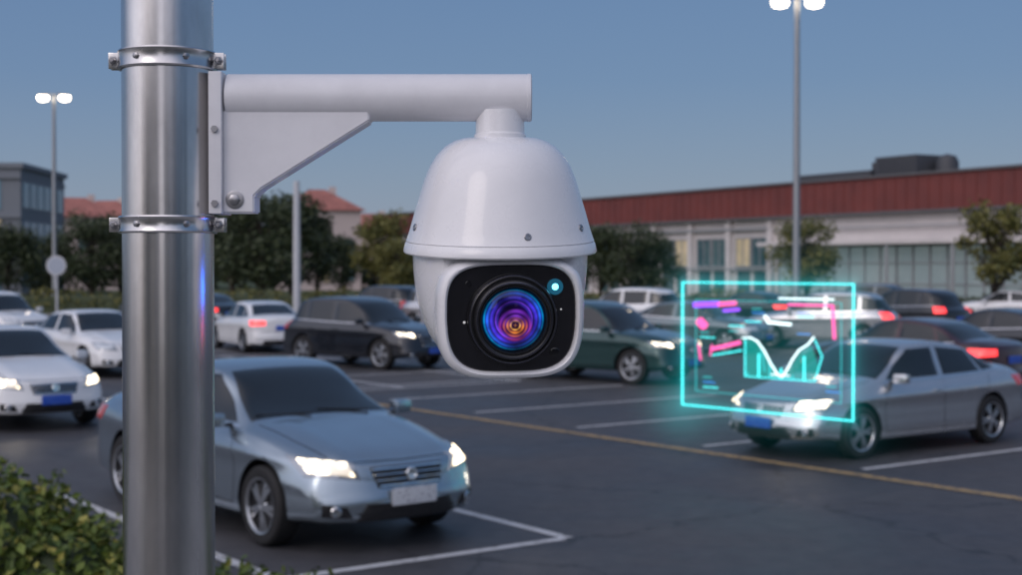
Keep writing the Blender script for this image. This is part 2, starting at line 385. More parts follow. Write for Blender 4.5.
# ------------------------------------------------------------------ ground
def asphalt():
    m = bpy.data.materials.new('asphalt'); m.use_nodes = True; nt = m.node_tree; N = nt.nodes; L = nt.links; p = N['Principled BSDF']
    tc = N.new('ShaderNodeTexCoord')
    def nz(s, d=6, r=.6):
        n = N.new('ShaderNodeTexNoise'); n.inputs['Scale'].default_value = s; n.inputs['Detail'].default_value = d; n.inputs['Roughness'].default_value = r
        L.new(tc.outputs['Object'], n.inputs['Vector']); return n
    a = nz(.22, 5, .6); b = nz(4, 8, .7); c = nz(140, 2)
    r = N.new('ShaderNodeValToRGB'); e = r.color_ramp.elements
    e[0].position = .34; e[0].color = (.030, .031, .036, 1); e[1].position = .66; e[1].color = (.080, .079, .086, 1)
    mm = N.new('ShaderNodeMath'); mm.operation = 'MULTIPLY_ADD'; mm.inputs[1].default_value = .45; L.new(b.outputs['Fac'], mm.inputs[0])
    m2 = N.new('ShaderNodeMath'); m2.operation = 'MULTIPLY'; m2.inputs[1].default_value = .55; L.new(a.outputs['Fac'], m2.inputs[0]); L.new(m2.outputs[0], mm.inputs[2])
    L.new(mm.outputs[0], r.inputs['Fac'])
    v = N.new('ShaderNodeTexVoronoi'); v.feature = 'DISTANCE_TO_EDGE'; v.inputs['Scale'].default_value = .28
    mxv = N.new('ShaderNodeMix'); mxv.data_type = 'VECTOR'; mxv.inputs['Factor'].default_value = .12
    nn = nz(1.5, 5); L.new(tc.outputs['Object'], mxv.inputs['A'])
    sc = N.new('ShaderNodeVectorMath'); sc.operation = 'SCALE'; sc.inputs['Scale'].default_value = 6; L.new(nn.outputs['Color'], sc.inputs[0]); L.new(sc.outputs[0], mxv.inputs['B'])
    L.new(mxv.outputs['Result'], v.inputs['Vector'])
    cr = N.new('ShaderNodeMapRange'); cr.inputs['From Min'].default_value = .0; cr.inputs['From Max'].default_value = .008; cr.inputs['To Min'].default_value = .35; cr.inputs['To Max'].default_value = 1
    L.new(v.outputs['Distance'], cr.inputs['Value'])
    mul = N.new('ShaderNodeMix'); mul.data_type = 'RGBA'; mul.blend_type = 'MULTIPLY'; mul.inputs['Factor'].default_value = 1
    L.new(r.outputs['Color'], mul.inputs['A']); L.new(cr.outputs['Result'], mul.inputs['B']); L.new(mul.outputs['Result'], p.inputs['Base Color'])
    rr = N.new('ShaderNodeMapRange'); rr.inputs['To Min'].default_value = .46; rr.inputs['To Max'].default_value = .75; rr.inputs['From Min'].default_value = .35; rr.inputs['From Max'].default_value = .65
    L.new(a.outputs['Fac'], rr.inputs['Value']); L.new(rr.outputs['Result'], p.inputs['Roughness'])
    bp = N.new('ShaderNodeBump'); bp.inputs['Strength'].default_value = .5; bp.inputs['Distance'].default_value = .006
    L.new(c.outputs['Fac'], bp.inputs['Height']); L.new(bp.outputs['Normal'], p.inputs['Normal'])
    return m
M_asph = asphalt()
def sheet(name, x0, x1, y0, y1, z, m):
    mb = MB(); mb.add([(x0,y0,z),(x1,y0,z),(x1,y1,z),(x0,y1,z)], [[0,1,2,3]]); return obj(name, mb.mesh(name, [m], smooth=False))
M_grass = pmat('grass', (.035, .06, .02), .9, noise=(2, (.06, .075, .03), .4, .6), bump=(30, .8, .03))
sheet('ground', -1500, 1500, -300, 2500, 0, M_grass)
sheet('parking_lot', -110, 110, 10.3, 70, .004, M_asph)
M_conc = pmat('concrete', (.28, .28, .27), .85, noise=(6, (.18, .18, .18), .35, .65), bump=(50, .4, .004))
mb = MB(); box(mb, (0, 10.22, .065), (220, .16, .13), 0, .02); box(mb, (0, 70.1, .065), (220, .16, .13), 0, .02)
obj('kerb', mb.mesh('kerb', [M_conc]))
sheet('sidewalk', -110, 110, -4, 6.5, .02, M_conc)
sheet('road', -300, 300, -18, -5, .008, M_asph)

def line_mat(name, col, wear):
    m = pmat(name, col, .65, noise=(9, tuple(.07 for _ in col), wear, wear+.12)); return m
M_wl = line_mat('white_road_paint', (.50, .51, .53), .55); M_yl = line_mat('yellow_road_paint', (.38, .26, .12), .50)
def lines(name, segs, m, w=.12, z=.009):
    mb = MB()
    for (a, b) in segs:
        a = Vector((*a, z)); b = Vector((*b, z)); d = (b-a).normalized(); s = Vector((-d.y, d.x, 0))*w/2
        z += .00002
        mb.add([a-s, b-s, b+s, a+s], [[0,1,2,3]])
    return obj(name, mb.mesh(name, [m], smooth=False))
U = Vector((.59,-.81)); V = Vector((.81,.59))
segs = []
C0 = Vector((.52,12.8))
segs.append((C0, C0-U*5.2)); segs.append((C0-V*.06, C0-V*30))
for k in range(1, 9):
    q = C0-V*2.9*k; segs.append((q, q-U*5.2))
C1 = Vector((-4.5, 27.0))
for k in range(-2, 8):
    q = C1-V*2.9*k; segs.append((q, q-U*5.2))
segs.append((C1+V*5.8, C1-V*26))
for k in range(-3, 12):
    q = Vector((4.34,17.2))-U*2.75*k+V*0.2
    segs.append((q-V*.3, q+V*5.3))
for k in range(0, 9):
    q = Vector((-3.2,30.5))-U*0+V*2.9*k-U*3; segs.append((q, q-U*5.2))
for r in range(2):
    for k in range(-4, 9):
        q = Vector((2.0,40+r*13))+V*2.9*k; segs.append((q, q-U*5))
segs2 = [(Vector((5.45,15.2))+U*12, Vector((-.34,22.1))-U*16)]
lines('parking_lines', segs, M_wl, .12)
lines('yellow_lane_line', segs2, M_yl, .17, .012)

# ------------------------------------------------------------------ vegetation
def leafmat(name, c1, c2, c3=None):
    m = bpy.data.materials.new(name); m.use_nodes = True; nt = m.node_tree; N = nt.nodes; L = nt.links; p = N['Principled BSDF']
    g = N.new('ShaderNodeNewGeometry'); r = N.new('ShaderNodeValToRGB'); e = r.color_ramp.elements
    e[0].color = (*c1, 1); e[1].color = (*c2, 1); e[1].position = .8
    if c3: q = r.color_ramp.elements.new(1.0); q.color = (*c3, 1)
    L.new(g.outputs['Random Per Island'], r.inputs['Fac']); L.new(r.outputs['Color'], p.inputs['Base Color'])
    p.inputs['Roughness'].default_value = .6
    return m
M_leafd = leafmat('leaves_dark', (.018, .032, .014), (.05, .07, .025))
M_leafl = leafmat('leaves_light', (.05, .065, .014), (.16, .15, .035))
M_leafb = leafmat('leaves_bush', (.035, .07, .010), (.15, .20, .03), (.34, .31, .07))
M_bark = pmat('bark', (.06, .045, .035), .9, noise=(8, (.03, .025, .02), .4, .6), bump=(20, .8, .02))
def leaf(mb, p, s, rnd, mi, asp=.6, outward=None):
    a = Vector((rnd.gauss(0,1), rnd.gauss(0,1), rnd.gauss(0,1))).normalized()
    if outward is not None: 
        n = (a*.8+outward).normalized()
    else: n = a
    t = n.cross(Vector((rnd.gauss(0,1), rnd.gauss(0,1), rnd.gauss(0,1)))).normalized(); b = n.cross(t)
    mb.add([p-t*s*.5, p+b*s*asp*.5+n*s*.08, p+t*s*.5, p-b*s*asp*.5+n*s*.08], [[0,1,2,3]], mi)
def tree_mesh(seed, H, W, base, mleaf, nl=4200, ls=.24, clumps=24, cone=0.0):
    r = random.Random(seed); mb = MB()
    tube(mb, [(0,0,0),(.04*H*r.uniform(-1,1)*.3,0,H*.3),(r.uniform(-.1,.1),r.uniform(-.1,.1),H*.55),(0,0,H*.85)], [.028*H,.02*H,.014*H,.004*H], 8)
    cl = []
    for i in range(clumps):
        a = r.uniform(0,2*pi); z = r.uniform(base+.06, .93); tt = (z-base)/(1-base)
        rad = W*.5*sqrt(max(.05, sin(pi*min(1, tt*.85+.15))))*r.uniform(.25,.85)*(1-cone*tt)
        c = Vector((rad*cos(a), rad*sin(a), z*H)); cr = W*r.uniform(.13,.24)*(1-cone*.4*tt)
        cl.append((c, cr)); z0 = H*max(.2, z-.25)
        tube(mb, [(0,0,z0*.9), ((c.x*.5), c.y*.5, (z0+c.z)/2-.1), c], [.010*H,.006*H,.002*H], 5)
    tot = sum(q[1]**2 for q in cl)
    for c, cr in cl:
        for k in range(int(nl*cr*cr/tot)):
            d = Vector((r.gauss(0,1), r.gauss(0,1), r.gauss(0,1)*.8)).normalized()
            rr = cr*(r.random()**.45)*r.uniform(.8,1.15)
            leaf(mb, c+d*rr, ls*r.uniform(.6,1.3), r, 1, .7, d*.6)
    return mb.mesh('tree', [M_bark, mleaf], smooth=False)
TR = [tree_mesh(1, 6.5, 5.2, .22, M_leafd), tree_mesh(2, 6.0, 4.6, .25, M_leafd), tree_mesh(3, 6.8, 3.8, .2, M_leafd, cone=.5),
      tree_mesh(4, 6.0, 4.4, .34, M_leafl, 3400), tree_mesh(5, 6.2, 4.0, .36, M_leafl, 3000)]
def tree(px, Y, topy, kind, name, sw=1.0):
    k = 1422/Y; h = (267-topy)/k+2.46; H = [6.5,6,6.8,6,6.2][kind]; s = h/H
    e = empty(name, ((px-512)/k, Y, 0), (0,0,random.uniform(0,6.28)))
    obj('trunk_and_crown', TR[kind], e, scale=(s*sw, s*sw, s))
for a in [(8,82,228,1),(48,86,232,0),(92,84,212,0),(122,90,218,1),(150,84,205,2),(185,86,200,0),(232,84,198,1),(262,80,190,0),(292,84,197,1),(318,92,212,2),(-20,88,215,0),(345,96,238,1),(420,96,244,0),(448,98,246,1),(490,100,240,0),(540,98,240,1),(566,96,234,0),
          (602,90,228,1),(632,88,222,0),(655,92,240,1)]:
    tree(*a, 'tree', 1.15)
for a in [(384,78,212,4),(400,76,240,3),(808,74,219,3),(996,60,203,4),(1060,70,215,3),(1110,60,190,4)]:
    tree(*a, 'young_tree', 1.05)
for i, (x, y, s) in enumerate([(-26,-21,1.2),(-17,-20,1.0),(-8,-22,1.25),(3,-20.5,1.05),(13,-22,1.2),(24,-21,1.1),(36,-22,1.3)]):  # unseen row behind the camera, added for reflections in paint and pole
    e = empty('tree', (x, y, 0), (0,0,i)); obj('trunk_and_crown', TR[i % 3], e, scale=(s,s,s))
def hedge(name, x0, x1, y, h, d, ls, n, m, seed=3):
    r = random.Random(seed); mb = MB()
    box(mb, ((x0+x1)/2, y, h*.42), (x1-x0, d*.7, h*.84), 0, .1)
    for i in range(n):
        x = r.uniform(x0, x1); t = r.uniform(0, pi)
        hh = h*(1+.10*sin(x*1.3)+.06*sin(x*3.7+1)); yy = y-cos(t)*d*.5; zz = hh*(.35+.65*sin(t)) if r.random() < .7 else r.uniform(.02, hh*.8)
        leaf(mb, Vector((x, yy+r.uniform(-.1,.1), zz+r.gauss(0,.06))), ls*r.uniform(.6,1.3), r, 1, .7)
    return obj(name, mb.mesh(name, [M_leafd, m], smooth=False))
hedge('hedge', -60, 12, 71.5, 1.15, 1.2, .2, 9000, M_leafl)
hedge('hedge', 14, 60, 71.5, 1.0, 1.2, .2, 4500, M_leafd, 5)
r = random.Random(11); mb = MB()
for i in range(9000):
    x = r.uniform(-150, 30); y = r.uniform(150, 165); h = 5+1.6*sin(x*.12)+1.0*sin(x*.31+2)+.8*sin(x*.9)
    leaf(mb, Vector((x, y, h*r.random()**.6)), r.uniform(.7,1.4), r, 0, .8)
obj('distant_treeline', mb.mesh('distant_treeline', [M_leafd], smooth=False))

def bush():
    r = random.Random(5); mb = MB()
    blobs = [((-4.3,9.3,.45),(.95,.8,.68)),((-3.35,9.2,.40),(.62,.6,.66)),((-2.85,9.0,.32),(.5,.55,.50)),((-2.35,8.9,.22),(.45,.5,.36)),((-1.85,8.9,.15),(.42,.45,.31)),((-5.4,9.2,.45),(.9,.8,.72)),((-6.6,9.2,.45),(.9,.8,.65)),((-1.35,8.9,.1),(.35,.4,.28))]
    for c, s in blobs:
        c = Vector(c)
        lathe(mb, [(.001,-.8),(.5,-.6),(.75,-.2),(.8,.1),(.7,.45),(.45,.68),(.2,.8),(.001,.84)], 14, T(*c)@Matrix.Diagonal((*s,1)), 0, cap=False)
        n = int(3600*s[0]*s[2]/.5)
        for i in range(n):
            d = Vector((r.gauss(0,1), r.gauss(0,1), r.gauss(0,1))).normalized()
            lump = 1+.10*sin(d.x*9+c.x*5)*sin(d.y*8)+.08*sin(d.z*11+c.x)
            q = r.uniform(.80,1.06)*lump
            p = c+Vector((d.x*s[0], d.y*s[1], d.z*s[2]))*q
            if p.z > .02: leaf(mb, p, r.uniform(.06,.12), r, 1, .55, d*.5+Vector((0,0,.4)))
        for i in range(60):
            d = Vector((r.gauss(0,1), r.gauss(0,1), abs(r.gauss(0,1))+.4)).normalized(); p = c+Vector((d.x*s[0], d.y*s[1], d.z*s[2]))
            e = p+d*r.uniform(.05,.14)+Vector((0,0,.05)); tube(mb, [p, e], [.003,.0015], 4, 2)
            for k in range(7): leaf(mb, p.lerp(e, k/6)+Vector((r.gauss(0,.012), r.gauss(0,.012), 0)), r.uniform(.05,.09), r, 1, .5, d*.3)
    e = empty('shrub'); obj('foliage', mb.mesh('shrub', [M_leafd, M_leafb, M_bark], smooth=False), e)
bush()

# ------------------------------------------------------------------ street lamps / posts
M_steel = pmat('lamp_steel', (.30, .32, .34), .45, .7)
M_lamp = pmat('lamp_glow', (1,1,1), .3, emis=(1.0, .80, .58), es=16)
M_signb = pmat('sign_face', (.35, .4, .48), .4)
def street_lamp(x, y, H):
    e = empty('street_lamp', (x, y, 0)); mb = MB()
    lathe(mb, [(.22,0),(.22,.04),(.16,.06),(.14,.5),(.12,H*.5),(.09,H)], 16); tube(mb, [(-.75,0,H-.02),(-.35,0,H+.06),(0,0,H+.02),(.35,0,H+.06),(.75,0,H-.02)], [.035]*5, 8)
    for s in (1,-1):
        lathe(mb, [(.02,.14),(.12,.12),(.20,.07),(.24,.0)], 20, T(s*.60,0,H-.06)@Matrix.Diagonal((1.3,.9,.8,1)), 0, cap=True)
        lathe(mb, [(.235,.0),(.25,-.12),(.20,-.24),(.02,-.30)], 20, T(s*.60,0,H-.07)@Matrix.Diagonal((1.25,.9,1,1)), 1, cap=True)
    obj('pole_and_heads', mb.mesh('street_lamp', [M_steel, M_lamp]), e)
street_lamp(10.05, 50, 11.9); street_lamp(-25.4, 79, 12.0); street_lamp(46, 64, 12)
M_wpost = pmat('white_post', (.5, .52, .55), .5)
e = empty('utility_pole', (-8.3, 55, 0)); mb = MB(); lathe(mb, [(.15,0),(.14,3),(.12,5.75),(.0,5.78)], 16); box(mb, (0,0,.15), (.5,.5,.3), 0, .02); obj('post', mb.mesh('post', [M_wpost]), e)
e = empty('traffic_sign', (-19.2, 60, 0)); mb = MB(); lathe(mb, [(.05,0),(.05,2.7)], 12)
lathe(mb, [(.0,0),(.40,0),(.42,.01),(.42,.03),(.36,.035)], 32, T(0,-.05,2.5)@RX(90), 0); lathe(mb, [(.35,0),(.0,.001)], 32, T(0,-.088,2.5)@RX(90), 1, cap=False)
obj('post_and_disc', mb.mesh('sign', [M_wpost, M_signb]), e)

# ------------------------------------------------------------------ buildings
M_wall = pmat('wall_render', (.66, .62, .61), .8, noise=(.6, (.56, .53, .53), .35, .7))
M_redroof = pmat('red_fascia', (.19, .045, .038), .6, noise=(.4, (.13, .034, .031), .35, .7))
M_bglass = pmat('building_glass', (.05, .10, .12), .08, noise=(.35, (.10, .16, .17), .45, .55))
M_litw = pmat('lit_window', (.2, .2, .15), .1, emis=(1,.75,.45), es=.22, noise=(1.2, (.4, .35, .25), .4, .6))
M_sglass = pmat('shopfront_glass', (.22, .27, .29), .12, emis=(.5, .64, .66), es=.14, noise=(.3, (.30, .34, .35), .4, .6))
M_frame = pmat('window_frame', (.30, .31, .33), .5)
M_plant = pmat('rooftop_plant', (.05, .055, .065), .6)
M_rooff = pmat('roof_membrane', (.12, .12, .13), .9)
def long_building():
    P0 = Vector((39.1, 72.4)); ang = math.degrees(math.atan2(41.3,-23.2))
    e = empty('commercial_building', (P0.x, P0.y, 0), (0,0,radians(ang)))
    Ln = 128.0; rr = random.Random(4)
    wl = MB(); gl = MB(); fr = MB(); rf = MB(); sh = MB()
    D = 34
    box(wl, (Ln/2, -D/2-.3, 3.1), (Ln, D, 6.2)); box(rf, (Ln/2, -D/2, 7.35), (Ln+.8, D+.8, 2.3), 0, .03)
    for i in range(int(Ln/1.0)): box(rf, (.5+i, .42, 7.35), (.10,.05,2.2), 0)
    box(rf, (Ln/2, -D/2, 8.58), (Ln+1.2, D+1.2, .16), 1); box(rf, (Ln/2, -D/2, 6.12), (Ln+1.0, D+1.0, .16), 1)
    x = 40
    while x < Ln-4:
        box(wl, (x, -.15, 3.1), (.5,.5,6.0), 0, .02)
        for k in range(2):
            cx = x+1.35+k*2.0
            box(gl, (cx, -.27, 3.55), (1.7,.1,2.1), 1 if rr.random() < .12 else 0)
            box(fr, (cx, -.20, 4.65), (1.86,.16,.09)); box(fr, (cx, -.16, 2.46), (1.9,.26,.10)); box(fr, (cx, -.20, 3.55), (.06,.12,2.1))
            box(fr, (cx-.88, -.20, 3.55), (.07,.14,2.1)); box(fr, (cx+.88, -.20, 3.55), (.07,.14,2.1))
            box(gl, (cx, -.27, 1.15), (1.5,.1,1.9), 0)
        x += 5
    box(fr, ((40+Ln)/2, .05, 5.35), (Ln-40,.25,.18)); box(fr, ((40+Ln)/2, .0, 2.25), (Ln-40,.2,.12))
    box(sh, (20, -.2, 1.95), (38,.1,3.7))
    for i in range(26): box(fr, (1+i*1.52, -.10, 1.95), (.10,.16,3.8))
    for zz in (.1, 1.3, 2.7, 3.85): box(fr, (20, -.115, zz), (38.2,.14,.09))
    box(wl, (20, .7, 4.1), (39,1.9,.28), 0, .02)
    for i in range(7): lathe(fr, [(.12,0),(.12,3.96)], 12, T(3+i*5.8, 1.45, 0))
    box(fr, (20, .04, 5.2), (39,.12,.1))
    pl = MB()
    box(pl, (31,-6, 9.5), (4,4,1.7), 0, .05); box(pl, (38,-6,9.1), (8,3,.9), 0, .05)
    lathe(pl, [(.8,8.6),(.8,9.8),(.6,10.2),(.1,10.35)], 16, T(28,-6,0)); lathe(pl, [(.3,8.6),(.3,10.2)], 12, T(35,-6,0))
    for i in range(8): box(pl, (29.3+i*.45,-3.97,9.5), (.06,.06,1.5))
    obj('walls', wl.mesh('walls', [M_wall], smooth=False), e); obj('windows', gl.mesh('win', [M_bglass, M_litw], smooth=False), e); obj('shopfront', sh.mesh('shop', [M_sglass], smooth=False), e)
    obj('frames', fr.mesh('frames', [M_frame], smooth=False), e); obj('roof_fascia', rf.mesh('rf', [M_redroof, M_rooff], smooth=False), e); obj('rooftop_plant', pl.mesh('pl', [M_plant]), e)
long_building()
M_offw = pmat('office_wall', (.16, .18, .21), .7); M_offg = pmat('office_glass', (.06, .16, .24), .08, noise=(.25, (.10, .22, .30), .4, .6))
def office(x, y, W_, fl_n, rot, seed):
    rr = random.Random(seed); H = fl_n*3.1+.9
    e = empty('office_building', (x, y, 0), (0,0,radians(rot))); w = MB(); g = MB()
    box(w, (0,0,H/2), (W_,14,H)); box(w, (0,0,H+.2), (W_+.5,14.5,.4)); n = int((W_-1)/2.18); x0 = -(n-1)*1.09
    for fl in range(fl_n):
        for sy in (-1,1):
            for i in range(n): box(g, (x0+i*2.18,sy*7.02, 1.9+fl*3.1), (1.9,.1,2.3), 1 if rr.random() < .1 else 0)
            box(w, (0,sy*7.1,3.3+fl*3.1), (W_+.1,.3,.25))
        for i in range(6): box(g, (W_/2+.02,-5.6+i*2.18, 1.9+fl*3.1), (.1,1.8,2.0))
    obj('walls', w.mesh('w', [M_offw], smooth=False), e); obj('windows', g.mesh('g', [M_offg, M_litw], smooth=False), e)
office(-48, 118, 18, 3, 4, 1); office(-22, -42, 30, 3, 0, 2); office(20, -46, 36, 2, 0, 3)  # the two behind the camera are unseen, added for reflections
M_terra = pmat('terracotta_roof', (.38, .15, .12), .8, noise=(1, (.28, .11, .09), .4, .6)); M_cream = pmat('cream_wall', (.52, .44, .42), .85)
def house(px, Y, w, d, topy, rot):
    k = 1422/Y; H = (267-topy)/k+2.46; e = empty('house', ((px-512)/k, Y, 0), (0,0,radians(rot))); a = MB(); r = MB(); g = MB()
    h = H*.78; box(a, (0,0,h/2), (w,d,h))
    o = .5; r.add([(-w/2-o,-d/2-o,h),(w/2+o,-d/2-o,h),(w/2+o,d/2+o,h),(-w/2-o,d/2+o,h),(-w/2+d*.4,0,H),(w/2-d*.4,0,H)], [[0,1,5,4],[1,2,5],[2,3,4,5],[3,0,4],[3,2,1,0]])
    n = int(w/2.6)
    for fl in range(int(h/3)):
        for i in range(n): box(g, (-w/2+1.5+i*2.6,-d/2-.02,1.6+fl*3), (1.2,.1,1.4), (i+fl) % 3 == 1)
    box(a, (w*.2,0,H*.97), (.7,.7,1.2))
    obj('walls', a.mesh('a', [M_cream], smooth=False), e); obj('roof', r.mesh('r', [M_terra], smooth=False), e); obj('windows', g.mesh('g', [M_bglass, M_litw], smooth=False), e)
house(72,150,10,9,198,12); house(108,165,9,8,201,-10); house(318,150,8,8,190,15); house(360,172,14,9,214,0); house(20,175,14,9,205,5)

# ------------------------------------------------------------------ steel pole + PTZ camera
u = 1.2315e-3
def zz(py): return 2.46+(267-py)*u
Y0 = 1.75
def galv():
    m = bpy.data.materials.new('galvanised_steel'); m.use_nodes = True; nt = m.node_tree; N = nt.nodes; L = nt.links; p = N['Principled BSDF']
    tc = N.new('ShaderNodeTexCoord'); mp = N.new('ShaderNodeMapping'); mp.inputs['Scale'].default_value = (70, 70, 1.2); L.new(tc.outputs['Object'], mp.inputs['Vector'])
    n1 = N.new('ShaderNodeTexNoise'); n1.inputs['Scale'].default_value = 1; n1.inputs['Detail'].default_value = 5; L.new(mp.outputs['Vector'], n1.inputs['Vector'])
    mp2 = N.new('ShaderNodeMapping'); mp2.inputs['Scale'].default_value = (14, 14, 5); L.new(tc.outputs['Object'], mp2.inputs['Vector'])
    n2 = N.new('ShaderNodeTexNoise'); n2.inputs['Scale'].default_value = 1; n2.inputs['Detail'].default_value = 8; n2.inputs['Roughness'].default_value = .7; L.new(mp2.outputs['Vector'], n2.inputs['Vector'])
    r = N.new('ShaderNodeValToRGB'); e = r.color_ramp.elements; e[0].position = .3; e[0].color = (.50, .49, .49, 1); e[1].position = .7; e[1].color = (.70, .69, .69, 1)
    L.new(n2.outputs['Fac'], r.inputs['Fac']); L.new(r.outputs['Color'], p.inputs['Base Color']); p.inputs['Metallic'].default_value = 1
    q = N.new('ShaderNodeMapRange'); q.inputs['To Min'].default_value = .14; q.inputs['To Max'].default_value = .34; L.new(n1.outputs['Fac'], q.inputs['Value']); L.new(q.outputs['Result'], p.inputs['Roughness'])
    b = N.new('ShaderNodeBump'); b.inputs['Strength'].default_value = .22; b.inputs['Distance'].default_value = .001; L.new(n1.outputs['Fac'], b.inputs['Height']); L.new(b.outputs['Normal'], p.inputs['Normal'])
    return m
M_galv = galv()
M_bolt = pmat('bolt_steel', (.35, .35, .37), .35, 1)
M_cwhite = pmat('camera_white', (.82, .82, .84), .25, coat=.5, noise=(25, (.78, .78, .80), .35, .7, .08), bump=(900, .05, .0004))
M_awhite = pmat('bracket_white', (.76, .76, .79), .38, coat=.1, noise=(18, (.68, .68, .71), .35, .75, .12), bump=(500, .10, .0006))
pe = empty('metal_pole', (-.4224, Y0, 0)); mb = MB()
lathe(mb, [(.0554,0),(.0554,6.0)], 96, cap=True); lathe(mb, [(.16,0.02),(.16,.035),(.06,.04)], 48); obj('shaft', mb.mesh('shaft', [M_galv]), pe)
for i, (py0, py1) in enumerate(((53,72),(217,234))):
    b = MB(); z1, z0 = zz(py0), zz(py1); R = .0554; h = z1-z0
    lathe(b, [(R+.0005,z0),(R+.0035,z0),(R+.0045,z0+.002),(R+.0035,z0+.0045),(R+.0035,z1-.0045),(R+.0045,z1-.002),(R+.0035,z1),(R+.0005,z1)], 96, cap=False)
    for s in (1,-1):
        box(b, (s*(R+.008),-.006,(z0+z1)/2), (.015,.004,h*.85), 0, .0012); box(b, (s*(R+.008),.006,(z0+z1)/2), (.015,.004,h*.85), 0, .0012)
        lathe(b, [(.0045,-.012),(.0045,-.009)], 6, T(s*(R+.009),0,(z0+z1)/2)@RX(-90)@Matrix.Diagonal((1,1,-1,1)), 1)
        lathe(b, [(.0058,.0082),(.0058,.0095),(.0044,.0096),(.0044,.0135),(.003,.0145)], 6, T(s*(R+.009),0,(z0+z1)/2)@RX(90), 1)
        lathe(b, [(.0022,-.018),(.0022,.017)], 10, T(s*(R+.009),0,(z0+z1)/2)@RX(90), 1)
    for a in (-25, 35):
        lathe(b, [(.004,R+.003),(.004,R+.0055),(.0025,R+.0062)], 6, T(0,0,(z0+z1)/2)@RZ(a)@RX(90), 1)
    obj('clamp_%d' % (i+1), b.mesh('clamp', [M_galv, M_bolt], fixn=True), pe)

ce = empty('security_camera', (-.0135, Y0, 0))
b = MB(); ra = 23.5*u; za = zz(98.5)
lathe(b, [(ra*.9,-272*u),(ra,-271*u),(ra,27*u),(ra*1.015,27.3*u),(ra*1.015,30.5*u),(ra*.97,31.5*u),(ra*.90,31.8*u)], 64, T(0,0,za)@RY(90))
obj('arm_tube', b.mesh('arm', [M_awhite], fixn=True), ce)
b = MB(); box(b, (-280*u,0,(zz(75)+zz(215))/2), (13*u,.062,140*u), 0, .002)
obj('mount_flange', b.mesh('flange', [M_awhite]), ce)
b = bmesh.new(); pts = [(-274,112),(-129,112),(-129,123),(-236,190),(-243,197),(-243,214),(-274,214)]
vs = [b.verts.new(((x)*u, -.021, zz(y))) for x, y in pts]; f = b.faces.new(vs)
ex = bmesh.ops.extrude_face_region(b, geom=[f]); bmesh.ops.translate(b, vec=(0,.042,0), verts=[v for v in ex['geom'] if isinstance(v, bmesh.types.BMVert)])
bmesh.ops.recalc_face_normals(b, faces=b.faces); bmesh.ops.bevel(b, geom=b.edges[:], offset=.0018, segments=2, affect='EDGES')
me = bpy.data.meshes.new('gusset'); b.to_mesh(me); b.free(); me.materials.append(M_awhite); obj('gusset', me, ce)
b = MB()
lathe(b, [(9*u,0),(9*u,.0015),(7*u,.002)], 32, T(-262*u,-.0208,zz(201))@RX(90), 0); lathe(b, [(5.5*u,.002),(5.5*u,.006),(4*u,.0068)], 6, T(-262*u,-.0208,zz(201))@RX(90), 0)
for (bx, by) in ((-280,205),(-280,132)): lathe(b, [(3.5*u,0),(3.5*u,.004)], 6, T(bx*u,-.031,zz(by))@RX(90), 0)
obj('bolts', b.mesh('bolts', [M_bolt], fixn=True), ce)
b = MB(); lathe(b, [(24*u,zz(112)),(24.5*u,zz(134)),(26*u,zz(136)),(26*u,zz(141)),(22*u,zz(143))], 64); obj('neck', b.mesh('neck', [M_cwhite], fixn=True), ce)
he = empty('head', (0,0,zz(138)), (radians(5),0,0), ce)
def prof(lst): return [(r*u, (138-y)*u) for r, y in lst]
b = MB()
outer = [(1,137.5),(24,137.5),(36,138.5),(46,141.5),(55,147),(63,155),(70,166),(75.5,179),(80.5,195),(86,213),(90.5,229),(93.8,239),(94.6,240.5),(94.2,241.6),(95.4,243),(97,249),(97.2,251.5),(96,253),(93,253)]
inner = [(90,251),(88,243),(80,240),(1,240)]
lathe(b, prof(outer+inner), 128, None, 0, cap=False)
obj('sunshield', b.mesh('shield', [M_cwhite], angle=30, fixn=True), he)
b = MB()
for a, py, rr in ((17,232,91.5),(-68,226,89.8),(62,226,89.8),(-150,226,89.8),(150,226,89.8)):
    M = RZ(a)@T(0,-rr*u,(138-py)*u)@RX(78)
    lathe(b, [(3.6*u,-.002),(3.6*u,.0008),(3.0*u,.0014),(1.8*u,.0014),(1.6*u,.0006),(.0005*u,.0006)], 20, M)
obj('screws', b.mesh('screws', [M_bolt], fixn=True), he)
be = empty('pan_body', (0,0,0), (0,0,radians(9)), he)
b = MB()
lathe(b, prof([(1,240),(84,240),(88,252),(87.5,268),(86,285),(83,303),(78.5,320),(72,335),(63,348),(52,358),(38,365.5),(22,369.5),(1,371)]), 160, None, 0, cap=False)
b.v = [(x, max(y, -60*u), z) for x, y, z in b.v]
obj('shell', b.mesh('shell', [M_cwhite], fixn=True), be)
def outline(sx, sz, n=96):
    o = []
    for k in range(n):
        t = 2*pi*k/n; c, s = cos(t), sin(t); e = 2/3.8
        x = math.copysign(abs(c)**e, c); z = math.copysign(abs(s)**e, s)
        x2 = x*(1-.10*clamp(-z)**1.5)
        o.append((x2*sx, z*sz))
    return o
LC = (138-311)
def ringstack(mb, rings, mi=0, capend=False):
    n = 96; vs = []; fs = []
    for (a, bb, d) in rings:
        for x, z in outline(a, bb, n): vs.append((x*u, -d*u, (LC+z)*u))
    for i in range(len(rings)-1):
        for k in range(n): fs.append([i*n+k, i*n+(k+1) % n, (i+1)*n+(k+1) % n, (i+1)*n+k])
    if capend: fs.append([(len(rings)-1)*n+k for k in range(n)])
    mb.add(vs, fs, mi)
b = MB()
ringstack(b, [(60,50,5),(72,58,30),(72.5,59.5,60),(71.8,59,70),(70,57.8,76),(67.5,56,79.5),(65.2,54,80.5),(63.5,52.4,79.5),(62.6,51.4,76.5),(62.2,51,70)])
